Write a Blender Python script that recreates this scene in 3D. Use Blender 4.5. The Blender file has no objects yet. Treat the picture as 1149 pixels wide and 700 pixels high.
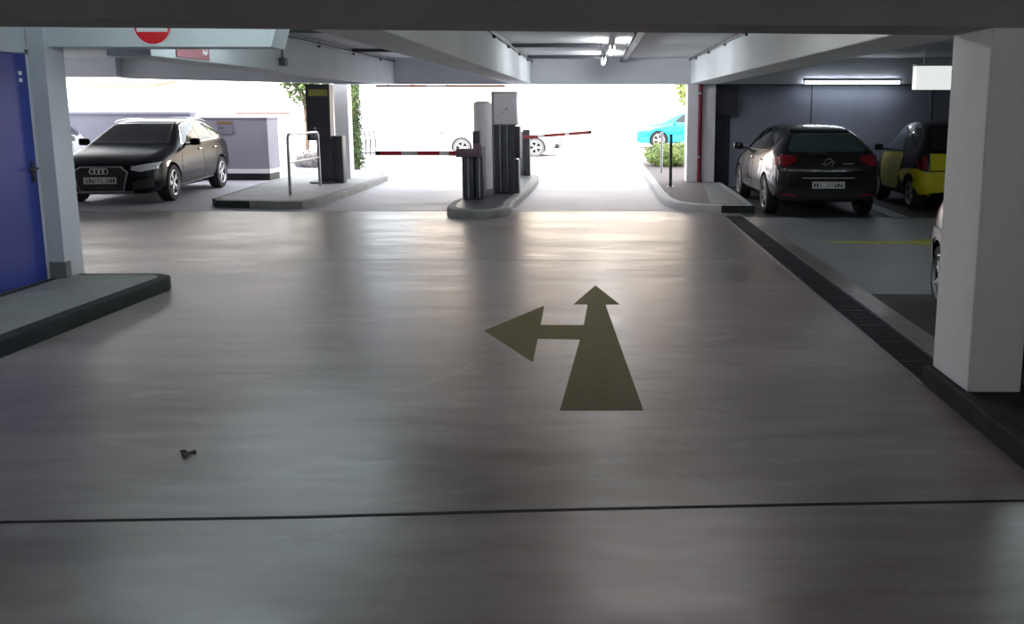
import bpy, bmesh, math, random
from mathutils import Vector, Matrix
from mathutils.bvhtree import BVHTree
random.seed(7)
PI = math.pi
scn = bpy.context.scene
COL = scn.collection

# ------------------------------------------------------------------ materials
def mat(name, col, rough=.6, metal=0, var=0, vscale=3, bump=0, bscale=60, coat=0, spec=.5, stretch=(1, 1, 1), rvar=0, trans=0):
    m = bpy.data.materials.new(name); m.use_nodes = True
    nt = m.node_tree; b = nt.nodes['Principled BSDF']
    b.inputs['Base Color'].default_value = (*col, 1)
    b.inputs['Roughness'].default_value = rough
    b.inputs['Metallic'].default_value = metal
    b.inputs['Coat Weight'].default_value = coat
    b.inputs['Coat Roughness'].default_value = .05
    b.inputs['Specular IOR Level'].default_value = spec
    b.inputs['Transmission Weight'].default_value = trans
    tc = nt.nodes.new('ShaderNodeTexCoord'); mp = nt.nodes.new('ShaderNodeMapping')
    mp.inputs['Scale'].default_value = stretch
    nt.links.new(tc.outputs['Object'], mp.inputs['Vector'])
    n = nt.nodes.new('ShaderNodeTexNoise'); n.inputs['Scale'].default_value = vscale; n.inputs['Detail'].default_value = 6
    nt.links.new(mp.outputs[0], n.inputs['Vector'])
    v = var if var else .03
    r = nt.nodes.new('ShaderNodeValToRGB')
    r.color_ramp.elements[0].position = .3; r.color_ramp.elements[1].position = .7
    r.color_ramp.elements[0].color = (*[c*(1-v) for c in col], 1)
    r.color_ramp.elements[1].color = (*[min(1, c*(1+v)) for c in col], 1)
    nt.links.new(n.outputs['Fac'], r.inputs['Fac']); nt.links.new(r.outputs[0], b.inputs['Base Color'])
    if rvar:
        mr = nt.nodes.new('ShaderNodeMapRange')
        mr.inputs['From Min'].default_value = .3; mr.inputs['From Max'].default_value = .7
        mr.inputs['To Min'].default_value = rough-rvar; mr.inputs['To Max'].default_value = rough+rvar
        nt.links.new(n.outputs['Fac'], mr.inputs['Value']); nt.links.new(mr.outputs[0], b.inputs['Roughness'])
    if bump:
        n2 = nt.nodes.new('ShaderNodeTexNoise'); n2.inputs['Scale'].default_value = bscale; n2.inputs['Detail'].default_value = 4
        nt.links.new(mp.outputs[0], n2.inputs['Vector'])
        bp = nt.nodes.new('ShaderNodeBump'); bp.inputs['Strength'].default_value = bump; bp.inputs['Distance'].default_value = .01
        nt.links.new(n2.outputs['Fac'], bp.inputs['Height']); nt.links.new(bp.outputs[0], b.inputs['Normal'])
    return m
def emis(name, col, s):
    m = mat(name, col, .4)
    b = m.node_tree.nodes['Principled BSDF']
    b.inputs['Emission Color'].default_value = (*col, 1); b.inputs['Emission Strength'].default_value = s
    return m

def floor_material():
    m = bpy.data.materials.new('polished_concrete'); m.use_nodes = True
    nt = m.node_tree; b = nt.nodes['Principled BSDF']; N = nt.nodes.new; Lk = nt.links.new
    tc = N('ShaderNodeTexCoord')
    def noise(scale, st, det=6, dist=0):
        mp = N('ShaderNodeMapping'); mp.inputs['Scale'].default_value = st
        Lk(tc.outputs['Object'], mp.inputs['Vector'])
        n = N('ShaderNodeTexNoise'); n.inputs['Scale'].default_value = scale; n.inputs['Detail'].default_value = det
        n.inputs['Distortion'].default_value = dist
        Lk(mp.outputs[0], n.inputs['Vector']); return n.outputs['Fac']
    a = noise(.9, (.5, 1.6, 1), 5, .6); c = noise(5, (.35, 1.5, 1), 7, .3); d = noise(60, (1, 1, 1), 4)
    mx = N('ShaderNodeMath'); mx.operation = 'MULTIPLY_ADD'; mx.inputs[1].default_value = .45
    Lk(c, mx.inputs[0])
    ma = N('ShaderNodeMath'); ma.operation = 'MULTIPLY'; ma.inputs[1].default_value = .55; Lk(a, ma.inputs[0]); Lk(ma.outputs[0], mx.inputs[2])
    r = N('ShaderNodeValToRGB'); e = r.color_ramp.elements
    e[0].position = .36; e[0].color = (.150, .122, .115, 1); e[1].position = .64; e[1].color = (.31, .272, .272, 1)
    Lk(mx.outputs[0], r.inputs['Fac'])
    # pale scuffs
    sc = noise(1.6, (.8, 1.1, 1), 9, 2.2)
    r2 = N('ShaderNodeValToRGB'); r2.color_ramp.elements[0].position = .60; r2.color_ramp.elements[0].color = (0, 0, 0, 1)
    r2.color_ramp.elements[1].position = .74; r2.color_ramp.elements[1].color = (.5, .5, .5, 1); Lk(sc, r2.inputs['Fac'])
    mc = N('ShaderNodeMix'); mc.data_type = 'RGBA'; mc.inputs[7].default_value = (.36, .345, .34, 1)
    Lk(r2.outputs[0], mc.inputs[0]); Lk(r.outputs[0], mc.inputs[6])
    Lk(mc.outputs[2], b.inputs['Base Color'])
    mr = N('ShaderNodeMapRange'); mr.inputs['From Min'].default_value = .35; mr.inputs['From Max'].default_value = .65
    mr.inputs['To Min'].default_value = .28; mr.inputs['To Max'].default_value = .41
    Lk(mx.outputs[0], mr.inputs['Value']); Lk(mr.outputs[0], b.inputs['Roughness'])
    b.inputs['Specular IOR Level'].default_value = .8
    bp = N('ShaderNodeBump'); bp.inputs['Strength'].default_value = .12; bp.inputs['Distance'].default_value = .01
    Lk(c, bp.inputs['Height'])
    bp2 = N('ShaderNodeBump'); bp2.inputs['Strength'].default_value = .05; bp2.inputs['Distance'].default_value = .004
    Lk(d, bp2.inputs['Height']); Lk(bp.outputs[0], bp2.inputs['Normal']); Lk(bp2.outputs[0], b.inputs['Normal'])
    return m

M = dict(
    floor=floor_material(),
    bayfloor=mat('bay_concrete', (.25, .26, .275), .5, var=.15, vscale=1.2, bump=.1, rvar=.08),
    darkfloor=mat('dark_bay_asphalt', (.045, .047, .05), .6, var=.25, bump=.3, bscale=120),
    road=mat('driveway_concrete', (.36, .34, .375), .55, var=.15, vscale=1.4, bump=.15, stretch=(.5, 1, 1), rvar=.08),
    wall=mat('painted_concrete_wall', (.68, .70, .74), .75, var=.05, vscale=1.5, bump=.08),
    beam=mat('painted_concrete_beam', (.74, .79, .80), .75, var=.06, vscale=1.2, bump=.1, stretch=(1, 1, .3)),
    column=mat('white_painted_column', (.84, .84, .86), .7, var=.05, vscale=2, bump=.08, stretch=(1, 1, .4)),
    ceil=mat('concrete_ceiling', (.58, .60, .60), .8, var=.08, vscale=1, bump=.1),
    frontbeam=mat('shaded_concrete_beam', (.30, .29, .29), .8, var=.08, vscale=2, bump=.12),  # the near beam's shade is put into this darker colour
    backwall=mat('blue_grey_wall', (.26, .28, .34), .75, var=.05, vscale=1.5),
    kerb=mat('grey_kerb_concrete', (.22, .22, .215), .7, var=.14, vscale=4, bump=.25),
    kerbdark=mat('dark_kerb_paint', (.03, .036, .038), .85, spec=.2, var=.2, vscale=5, bump=.1),
    islandtop=mat('skylit_island_concrete', (.34, .33, .34), .65, var=.12, vscale=4, bump=.2),  # paler than the kerb: sky light on the island top put into the colour
    kerblight=mat('pale_kerb_stone', (.42, .41, .42), .6, var=.1, vscale=4, bump=.2),
    tiles=mat('brown_paving', (.15, .12, .12), .75, var=.2, vscale=9, bump=.3),
    bluedoor=mat('blue_door_paint', (.022, .045, .30), .33, var=.06, vscale=1.5),
    black=mat('black_plastic', (.012, .012, .013), .45),
    dark=mat('charcoal_metal', (.05, .052, .06), .45),
    darkpanel=mat('gap_shade_and_cabinet', (.03, .033, .045), .5),
    paintblack=mat('black_car_paint', (.005, .006, .010), .22, coat=0, spec=.12),
    paintdark=mat('dark_aubergine_car_paint', (.010, .008, .010), .2, coat=.7, spec=.4),
    yellow=mat('yellow_car_paint', (.72, .66, .02), .3, coat=.6),
    silver=mat('silver_car_paint', (.4, .4, .42), .3, metal=.5, coat=.6),
    whitecar=mat('white_car_paint', (.85, .85, .86), .3, coat=.6),
    turq=mat('turquoise_car_paint', (.0, .42, .62), .25, coat=1),
    glass=mat('tinted_window_glass', (.012, .016, .018), .06, spec=.8),
    glass2=mat('teal_reflection_glass', (.045, .075, .08), .08, spec=.8),  # bright teal reflection painted into the glass colour
    glass3=mat('overexposed_window_glass', (.6, .65, .68), .1),  # sunlit overexposure of the street car's windows painted as pale glass
    tyre=mat('tyre_rubber', (.014, .014, .015), .75, bump=.2),
    rim=mat('alloy_rim', (.62, .62, .65), .28, metal=.85),
    rimdark=mat('dull_rim', (.2, .2, .21), .4, metal=.7),
    chrome=mat('chrome', (.8, .8, .82), .12, metal=1),
    steel=mat('brushed_steel', (.42, .42, .44), .35, metal=.9, var=.1, vscale=8),
    lens=mat('headlamp_lens', (.75, .77, .8), .15, metal=.2, coat=1),
    redlens=mat('red_lamp_lens', (.20, .006, .012), .2, coat=.6),
    plate=mat('plate_face', (.55, .55, .55), .5),
    white=mat('white_enamel', (.86, .85, .85), .4, var=.03),
    head=mat('grey_white_panel', (.78, .76, .78), .45, var=.05),
    red=mat('red_enamel', (.50, .015, .02), .45),
    dullred=mat('dull_red_paint', (.30, .05, .05), .5, var=.08),
    pipered=mat('dark_red_pipe_paint', (.20, .012, .03), .4, var=.08),
    signred=mat('bright_red_sign', (.75, .01, .02), .5),
    pink=mat('faded_red_sign', (.42, .17, .20), .6, var=.08),
    olive=mat('worn_olive_yellow_paint', (.088, .076, .018), .7, spec=.3, var=.22, vscale=9, bump=.1, rvar=.06),
    yellowline=mat('faded_yellow_paint', (.38, .38, .06), .6, var=.4, vscale=4),
    whiteline=mat('faded_white_paint', (.36, .37, .38), .6, var=.2, vscale=5),
    joint=mat('joint_sealant', (.008, .006, .007), .85),
    greyboxm=mat('lilac_grey_panel', (.27, .26, .31), .6, var=.05, vscale=2),
    parapet=mat('lilac_grey_render', (.27, .27, .33), .8, var=.06, vscale=1.5, bump=.1),
    cell=mat('gloss_black_body_shell', (.005, .005, .006), .3, spec=.25),
    bracket=mat('plum_grey_metal', (.16, .10, .13), .45),
    brown=mat('brown_sign', (.20, .12, .05), .6),
    noticegrey=mat('grey_notice', (.20, .18, .24), .6),
    facade=mat('cream_facade', (.90, .76, .62), .85, var=.03, vscale=1),
    facade2=mat('white_facade', (.88, .86, .84), .85, var=.03, vscale=1),
    pane=mat('facade_window', (.55, .58, .60), .2),
    awn=mat('awning_cloth', (.50, .20, .12), .8),
    leaf=mat('ivy_leaf', (.07, .12, .03), .6, var=.5, vscale=6),
    leafy=mat('yellow_green_leaf', (.26, .34, .09), .6, var=.35, vscale=6),
    bark=mat('bark', (.12, .09, .07), .9, var=.3, bump=.4),
    rock=mat('rubble_stone', (.22, .20, .20), .9, var=.5, vscale=14, bump=.6, bscale=14),
    label=mat('yellow_label', (.42, .38, .08), .5),
    lamp=emis('lamp_tube', (1, .96, .95), 34),
    lampexit=emis('exit_lamp_tube', (.93, .96, 1), 65),
    lampfill=emis('rear_fill_tube', (.95, .93, .97), 75),
    lampcool=emis('cool_lamp_tube', (.80, .95, 1), 40),
    lampwarm=emis('warm_lamp_tube', (1, .93, .88), 21),
    lamp2=emis('hot_lamp_tube', (.85, .9, 1), 16),
    litbox=emis('lit_sign_face', (.92, .95, .92), .8),
    fixture=mat('lamp_housing', (.6, .6, .6), .4),
    stone=mat('dry_leaf', (.05, .04, .03), .8),
)

# ------------------------------------------------------------------ helpers
def link(o, parent=None):
    COL.objects.link(o)
    if parent: o.parent = parent
    return o
def obj(name, bm, m, parent=None, smooth=None, kind=None, label=None):
    me = bpy.data.meshes.new(name)
    bmesh.ops.recalc_face_normals(bm, faces=bm.faces)
    bm.to_mesh(me); bm.free()
    for x in (m if isinstance(m, (list, tuple)) else [m]): me.materials.append(M[x] if isinstance(x, str) else x)
    if smooth is not None:
        for p in me.polygons: p.use_smooth = True
        me.set_sharp_from_angle(angle=math.radians(smooth))
    o = bpy.data.objects.new(name, me); link(o, parent)
    if kind: o['kind'] = kind
    if label: o['label'] = label
    return o
def tag(o, label, cat, group=None):
    o['label'] = label; o['category'] = cat
    if group: o['group'] = group
    return o
def thing(name, label, cat, loc=(0, 0, 0), rz=0, group=None):
    o = bpy.data.objects.new(name, None); link(o); o.location = loc; o.rotation_euler = (0, 0, rz)
    o.empty_display_size = .1
    return tag(o, label, cat, group)
def struct(name, bm, m, smooth=None): return obj(name, bm, m, None, smooth, 'structure')
def dup(root, loc, rz, label, group=None, swap=None, scale=None):
    def rec(o, p):
        c = o.copy(); COL.objects.link(c); c.parent = p
        if swap and c.data and c.data.materials:
            names = [x.name for x in c.data.materials if x]
            if any(n in swap for n in names):
                c.data = c.data.copy()
                for i, x in enumerate(list(c.data.materials)):
                    if x and x.name in swap: c.data.materials[i] = M[swap[x.name]]
        for ch in list(o.children): rec(ch, c)
        return c
    kids = list(root.children)
    c = root.copy(); COL.objects.link(c); c.location = loc; c.rotation_euler = (0, 0, rz); c['label'] = label
    if scale: c.scale = scale
    if group: c['group'] = group
    elif 'group' in c: del c['group']
    for k in kids: rec(k, c)
    return c
def B(): return bmesh.new()
def box(bm, x0, x1, y0, y1, z0, z1, bev=0, mi=0, seg=2):
    t = bmesh.new()
    r = bmesh.ops.create_cube(t, size=1, matrix=Matrix.Translation(((x0+x1)/2, (y0+y1)/2, (z0+z1)/2)) @ Matrix.Diagonal((x1-x0, y1-y0, z1-z0, 1)))
    if bev: bmesh.ops.bevel(t, geom=t.edges[:], offset=bev, segments=seg, affect='EDGES', profile=.5)
    merge(bm, t, mi); return bm
def merge(bm, t, mi=0, mtx=None):
    if mtx is not None: bmesh.ops.transform(t, matrix=mtx, verts=t.verts)
    vm = {v: bm.verts.new(v.co) for v in t.verts}
    for f in t.faces:
        try:
            nf = bm.faces.new([vm[v] for v in f.verts]); nf.material_index = mi; nf.smooth = f.smooth
        except ValueError: pass
    t.free()
def cyl(bm, p0, p1, r, r2=None, seg=20, mi=0):
    p0 = Vector(p0); p1 = Vector(p1); d = p1-p0
    t = bmesh.new()
    bmesh.ops.create_cone(t, cap_ends=True, segments=seg, radius1=r, radius2=r if r2 is None else r2, depth=d.length)
    q = d.to_track_quat('Z', 'Y').to_matrix().to_4x4()
    merge(bm, t, mi, Matrix.Translation((p0+p1)/2) @ q); return bm
def tube(bm, pts, r, seg=12, mi=0):
    pts = [Vector(p) for p in pts]; rings = []
    up = Vector((0, 0, 1))
    for i, p in enumerate(pts):
        d = (pts[min(i+1, len(pts)-1)] - pts[max(i-1, 0)]).normalized()
        a = d.cross(up)
        if a.length < .05: a = d.cross(Vector((0, 1, 0)))
        if rings and a.dot(prev) < 0: a = -a
        a.normalize(); prev = a; b = d.cross(a)
        rings.append([bm.verts.new(p + a*math.cos(k*2*PI/seg)*r + b*math.sin(k*2*PI/seg)*r) for k in range(seg)])
    for i in range(len(rings)-1):
        for k in range(seg):
            f = bm.faces.new((rings[i][k], rings[i][(k+1) % seg], rings[i+1][(k+1) % seg], rings[i+1][k])); f.material_index = mi
    for rg in (rings[0], rings[-1]): bm.faces.new(rg).material_index = mi
    return bm
def lathe(bm, prof, seg=32, mtx=None, mi=0, closed=False):
    t = bmesh.new(); rings = []
    for (r, z) in prof: rings.append([t.verts.new((r*math.cos(k*2*PI/seg), r*math.sin(k*2*PI/seg), z)) for k in range(seg)])
    n = len(rings)
    for i in range(n if closed else n-1):
        a, b = rings[i], rings[(i+1) % n]
        for k in range(seg): t.faces.new((a[k], a[(k+1) % seg], b[(k+1) % seg], b[k]))
    if not closed:
        t.faces.new(rings[0]); t.faces.new(rings[-1])
    merge(bm, t, mi, mtx or Matrix()); return bm
def prism(bm, poly, z0, z1, mi=0, bev=0):
    t = bmesh.new()
    vs = [t.verts.new((x, y, z0)) for x, y in poly]; f = t.faces.new(vs)
    r = bmesh.ops.extrude_face_region(t, geom=[f])
    bmesh.ops.translate(t, vec=(0, 0, z1-z0), verts=[v for v in r['geom'] if isinstance(v, bmesh.types.BMVert)])
    if bev:
        top = [e for e in t.edges if all(abs(v.co.z-z1) < 1e-5 for v in e.verts)]
        bmesh.ops.bevel(t, geom=top, offset=bev, segments=3, affect='EDGES', profile=.5)
    merge(bm, t, mi); return bm
def smooth_poly(pts, n=4, it=2):
    for _ in range(it):
        out = []
        for i in range(len(pts)):
            a, b = pts[i], pts[(i+1) % len(pts)]
            out += [(a[0]*.75+b[0]*.25, a[1]*.75+b[1]*.25), (a[0]*.25+b[0]*.75, a[1]*.25+b[1]*.75)]
        pts = out
    return pts
def inset_poly(pts, d):
    n = len(pts); area = sum(pts[i][0]*pts[(i+1) % n][1]-pts[(i+1) % n][0]*pts[i][1] for i in range(n))
    s = 1 if area > 0 else -1; out = []
    for i in range(n):
        p, a, b = Vector(pts[i]), Vector(pts[i-1]), Vector(pts[(i+1) % n])
        e1 = (p-a).normalized(); e2 = (b-p).normalized()
        nn = Vector((-(e1.y+e2.y), e1.x+e2.x))
        if nn.length < 1e-4: nn = Vector((-e1.y, e1.x))
        nn.normalize()
        k = 1/max(.5, nn.dot(Vector((-e1.y, e1.x))))
        q = p + nn*s*d*k; out.append((q.x, q.y))
    return out

# ------------------------------------------------------------------ building shell
CZ = 2.62
bm = B(); box(bm, -15, 1.96, -8, 14.2, -.15, 0); box(bm, 1.96, 9, -8, 5.15, -.15, 0); box(bm, 2.28, 2.46, 5.15, 13.45, -.15, 0)
box(bm, 1.96, 2.28, 13.6, 14.2, -.15, 0)
struct('floor', bm, 'floor')
bm = B(); box(bm, 2.46, 9, 7.8, 13.4, -.15, 0); struct('floor_bay_lane', bm, 'bayfloor')
bm = B(); box(bm, 2.46, 9, 5.15, 7.8, -.15, 0); box(bm, 2.46, 9, 13.4, 18.8, -.15, 0); box(bm, 2.28, 2.46, 13.45, 18.8, -.15, 0)
struct('floor_bay_dark', bm, 'darkfloor')
bm = B(); box(bm, -45, 2.28, 14.212, 18.8, -.15, 0); box(bm, -45, 30, 18.8, 70, -.15, 0); box(bm, -45, -15, 0, 14.212, -.15, 0)
struct('floor_driveway', bm, 'road')
bm = B(); box(bm, -15, 9, -8, 18.8, CZ, CZ+.3); struct('ceiling', bm, 'ceil')
bm = B(); box(bm, -15.2, 9.2, -8.2, 18.8, CZ+.31, 7.5); struct('wall_upper_storeys', bm, 'facade2')
bm = B(); box(bm, 9, 9.2, -8, 18.8, -.1, CZ); struct('wall_right', bm, 'backwall')
bm = B(); box(bm, -5.15, -4.95, -8, 8.02, -.1, CZ); struct('wall_left', bm, 'wall')
bm = B(); box(bm, -15.2, -5.15, 8.0, 8.2, -.1, CZ); box(bm, -15.2, -15, 8.2, 13, -.1, CZ); struct('wall_left_bay', bm, 'wall')
bm = B(); box(bm, -5.15, 9.2, -8.2, -8, -.1, CZ); struct('wall_rear', bm, 'wall')
# pale pier at the end of the door wall, with a grey skirting
bm = B(); box(bm, -4.945, -4.79, 7.93, 8.22, .12, CZ-.01, .006); struct('wall_pier', bm, 'wall')
bm = B(); box(bm, -4.948, -4.778, 7.915, 8.0, .12, .27, .004); struct('baseboard_left', bm, 'kerb')
# transverse beam over the door side with tapered end
bm = B()
pts = [(-4.95, 2.17), (-2.84, 2.17), (-2.70, CZ), (-4.95, CZ)]
def xz_prism(bm, pts, y0, y1):
    a = [bm.verts.new((x, y0, z)) for x, z in pts]; b = [bm.verts.new((x, y1, z)) for x, z in pts]
    bm.faces.new(a); bm.faces.new(b)
    for i in range(len(pts)): j = (i+1) % len(pts); bm.faces.new((a[i], a[j], b[j], b[i]))
xz_prism(bm, pts, 8.0, 8.35); struct('ceiling_beam_cross', bm, 'beam')
bm = B(); box(bm, -4.48, -4.07, 8.35, 18.38, 2.11, CZ, .012); struct('ceiling_beam_left', bm, 'beam')
bm = B(); box(bm, -1.72, -1.30, 5.15, 18.38, 2.11, CZ, .012); struct('ceiling_beam_middle', bm, 'beam')
bm = B(); box(bm, 1.93, 2.45, 5.15, 18.38, 2.11, CZ, .012); struct('ceiling_beam_right', bm, 'beam')
# near beam, turned slightly
bm = B()
for (a, b, m) in (((-9, 4.06), (9.0, 4.98), 0),):
    pl = [(-4.94, 3.96), (2.06, 4.645), (8.99, 4.655), (8.99, 5.2), (2.33, 5.18), (2.03, 5.17), (-4.94, 4.42)]
    prism(bm, pl, 2.05, CZ+.0)
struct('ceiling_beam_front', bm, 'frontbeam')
# lintel over the exit
bm = B(); box(bm, -5.3, 9, 18.4, 18.8, 2.11, CZ); struct('wall_lintel', bm, 'wall')
bm = B(); xz_prism(bm, [(-9.6, 2.225), (-5.3, 2.12), (-5.3, CZ), (-9.6, CZ)], 18.4, 18.8)
xz_prism(bm, [(-15.2, 2.25), (-9.6, 2.25), (-9.6, CZ), (-15.2, CZ)], 18.2, 18.8); struct('wall_lintel_left', bm, 'wall')
# back wall of the bays with panel joints
bm = B(); box(bm, 2.8, 9, 18.7, 18.9, -.1, 2.12); struct('wall_back', bm, 'backwall')
bm = B()
for x in (4.47, 6.97): box(bm, x-.012, x+.012, 18.69, 18.7, 0, 2.11)
box(bm, 2.82, 9, 18.688, 18.7, 2.085, 2.11)
struct('trim_1', bm, 'dark')
bm = B(); box(bm, 2.45, 2.8, 18.72, 18.8, .0, 2.11); box(bm, 2.47, 2.5, 18.69, 18.72, .12, 2.09); box(bm, 2.75, 2.78, 18.69, 18.72, .12, 2.09)
struct('dark_gap_panel', bm, 'darkpanel')  # panel filling the gap by the exit column, recess shade painted dark
# columns
bm = B(); box(bm, 2.02, 2.31, 4.655, 5.16, .12, 2.05, .008); struct('wall_column_near', bm, 'column')
bm = B(); box(bm, 1.88, 2.45, 18.4, 18.9, .12, 2.11, .01); struct('wall_column_exit', bm, 'column')
bm = B(); box(bm, -5.56, -5.26, 19.2, 19.5, .12, 2.9, .01); struct('wall_column_island', bm, 'white')
# joints in the slab
bm = B(); prism(bm, [(-4.0, 3.27), (-2.39, 3.355), (-1.2, 3.40), (0, 3.475), (1.82, 3.555), (1.98, 3.56), (1.98, 3.577), (1.82, 3.575), (0.9, 3.54), (0, 3.496), (-.5, 3.468), (-1.2, 3.422), (-1.9, 3.395), (-2.39, 3.376), (-4.0, 3.288)], 0, .0015)
struct('trim_2', bm, 'joint')
bm = B(); box(bm, -15, 2.0, 14.2, 14.212, -.02, .0015); struct('trim_3', bm, 'joint')
bm = B(); box(bm, -3.9, 1.96, 9.6, 9.604, -.001, .0008); struct('trim_4', bm, 'kerb')

# ------------------------------------------------------------------ kerbs
def kerb(name, poly, h, top, side, band, label, bevel=.02, extra=None):
    t = thing(name, label, 'kerb')
    bm = B(); prism(bm, poly, 0, h, 0, bevel); obj('kerb_stone', bm, side, t, 40)
    ins = inset_poly(poly, band)
    bm = B(); prism(bm, ins, h-.02, h+.004); obj('paving', bm, top, t)
    return t
k1 = [(-4.94, 8.18), (-4.05, 8.18), (-3.93, 8.1), (-3.88, 7.95), (-3.9, 7.6), (-3.96, 5.7), (-3.98, 1.0), (-4.94, 1.0)]
kerb('raised_walkway', k1, .12, 'kerb', 'kerbdark', .10, 'low grey concrete walkway with rounded corner below the blue door')
kR = [(1.98, 5.2), (2.42, 5.2), (2.42, 4.85), (4.2, 4.85), (4.2, 1.5), (1.98, 1.5)]
kerb('column_plinth', kR, .115, 'kerbdark', 'kerbdark', .06, 'dark green-grey kerb carrying the big white column in the foreground')
kS = [(1.16, 26), (1.16, 19.4), (1.14, 16.3), (1.18, 15.2), (1.3, 14.55), (1.6, 14.15), (2.0, 14.0), (2.5, 13.95), (2.56, 15.5), (2.6, 18.38), (2.44, 18.38), (2.44, 18.95), (2.5, 26)]
t = kerb('pavement_island', kS, .12, 'tiles', 'kerblight', .13, 'brown paved island with pale curved kerb around the column with the red pipe')
bm = B(); prism(bm, [(1.84, 14.17), (2.40, 14.12), (2.47, 18.3), (2.2, 18.3)], .12, .128); obj('concrete_strip', bm, 'kerb', t)
bm = B(); prism(bm, [(1.99, 13.985), (2.51, 13.935), (2.53, 14.3), (2.505, 14.3), (2.49, 13.955), (1.99, 14.005)], 0, .118); obj('dark_kerb_end', bm, 'kerbdark', t)
kL = [(-6.5, 15.1), (-6.3, 14.75), (-5.2, 14.52), (-4.8, 14.55), (-4.66, 14.9), (-4.62, 17), (-4.7, 20.2), (-5.1, 21.4), (-6.8, 21.4), (-6.8, 18)]
t = kerb('traffic_island', kL, .12, 'islandtop', 'kerb', .12, 'grey concrete island with the metal hoop and the dark ticket column', .02)
bm = B(); prism(bm, [(-6.515, 15.1), (-6.31, 14.735), (-5.7, 14.605), (-5.7, 14.64), (-6.29, 14.77), (-6.48, 15.1)], 0, .119); obj('dark_kerb_end', bm, 'kerbdark', t)
kM = smooth_poly([(-2.35, 13.9), (-2.2, 13.35), (-1.6, 13.15), (-1.28, 13.7), (-1.36, 14.6), (-1.28, 15.6), (-1.22, 19.6), (-1.35, 20.8), (-1.75, 20.8), (-1.95, 19.5), (-2.05, 16), (-2.35, 15.0)], it=2)
kerb('barrier_island', kM, .13, 'dark', 'kerb', .14, 'narrow dark traffic island carrying the barrier post and white-headed ticket column', .05)

# ------------------------------------------------------------------ floor markings
bm = B()
A_ = [(-.195, 4.71), (.265, 4.71), (.085, 7.38), (.205, 7.38), (0, 8.2), (-.185, 7.38), (-.065, 7.38), (-.09, 6.65), (-.42, 6.65), (-.43, 7.33), (-.83, 6.48), (-.41, 5.65), (-.415, 6.26), (-.11, 6.23)]
prism(bm, A_, 0, .002); tag(obj('floor_arrow', bm, 'olive'), 'olive yellow arrow painted on the floor, pointing ahead and left', 'road marking')
bm = B(); prism(bm, [(2.75, 10.9), (3.2, 10.82), (3.8, 10.72), (4.2, 10.45), (8.9, 10.4), (8.9, 11.25), (4.2, 11.2), (3.9, 10.98), (3.2, 10.98)], 0, .002)
tag(obj('yellow_floor_line', bm, 'yellowline'), 'faded yellow line painted across the bay lane right of the drain', 'road marking')
bm = B(); prism(bm, [(4.5, 13.42), (4.75, 13.42), (4.85, 18.2), (4.7, 18.2)], 0, .002)
tag(obj('parking_bay_line', bm, 'whiteline'), 'white bay line between the black hatchback and the yellow small car', 'road marking')
bm = B(); prism(bm, [(-4.85, 10.4), (-4.7, 10.4), (-3.75, 13.9), (-3.9, 13.9)], 0, .002)
bm.free()
bm = B()
for i in range(14):
    a = i*2*PI/14; r = .028*(1+.35*math.sin(3*a)+.2*math.cos(5*a))
    bm.verts.new((-1.96+r*math.cos(a)*1.2, 4.07+r*math.sin(a), .012*abs(math.sin(2*a))))
f = bm.faces.new(bm.verts[:]); r = bmesh.ops.extrude_face_region(bm, geom=[f]); bmesh.ops.translate(bm, vec=(0, 0, .006), verts=[v for v in r['geom'] if isinstance(v, bmesh.types.BMVert)])
tag(obj('dry_leaf', bm, 'stone'), 'small dark dry leaf lying on the empty floor at lower left', 'leaf')

# drain
t = thing('drain_channel', 'long dark floor drain with grates beside the right bays', 'drain', (2.12, 5.16, 0))
L = 8.42
bm = B(); box(bm, -.158, -.14, 0, L, -.05, .004); box(bm, .14, .158, 0, L, -.05, .004); obj('frame', bm, 'steel', t)
bm = B(); box(bm, -.158, .158, 0, L, -.14, -.12); obj('trough', bm, 'black', t)
bm = B()
for x in (-.136, .122): box(bm, x, x+.014, .004, .492, -.03, .001)
for x in (-.05, .04): box(bm, x, x+.008, .004, .492, -.03, -.004)
for k in range(13):
    y = .004+k*.0394; box(bm, -.13, .13, y, y+(.016 if k in (0, 12) else .013), -.03, .0 if k not in (0,12) else .002)
g0 = obj('grate', bm, 'dark', t)
for k in range(1, 17):
    c = g0.copy(); COL.objects.link(c); c.parent = t; c.location = (0, k*.4955, 0)

# ------------------------------------------------------------------ blue door on the left
t = thing('door_1', 'x', 'door', (-4.95, 7.86, .12)); 
for k in ('label', 'category'): del t[k]
t['kind'] = 'structure'
bm = B(); box(bm, 0, .035, -1.0, 0, .01, 1.98, .004); obj('door_leaf', bm, 'bluedoor', t)
bm = B(); box(bm, 0, .028, .004, .05, 0, 2.02); box(bm, 0, .028, -1.05, -1.004, 0, 2.02); box(bm, 0, .028, -1.05, .05, 1.985, 2.03); obj('door_frame', bm, 'wall', t)
h = B(); box(h, .035, .045, -.085, -.045, .88, 1.06, .004); cyl(h, (.04, -.065, 1.0), (.085, -.065, 1.0), .011); tube(h, [(.083, -.06, 1.0), (.088, -.1, 1.0), (.085, -.19, .995)], .01)
cyl(h, (.04, -.065, .915), (.052, -.065, .915), .014); obj('door_handle', h, 'black', t, 40)
for z in (1.80, 1.74):
    bm = B(); box(bm, .035, .037, -.12, -.075, z, z+.032, .0008); obj('door_label', bm, 'white', t)

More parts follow.
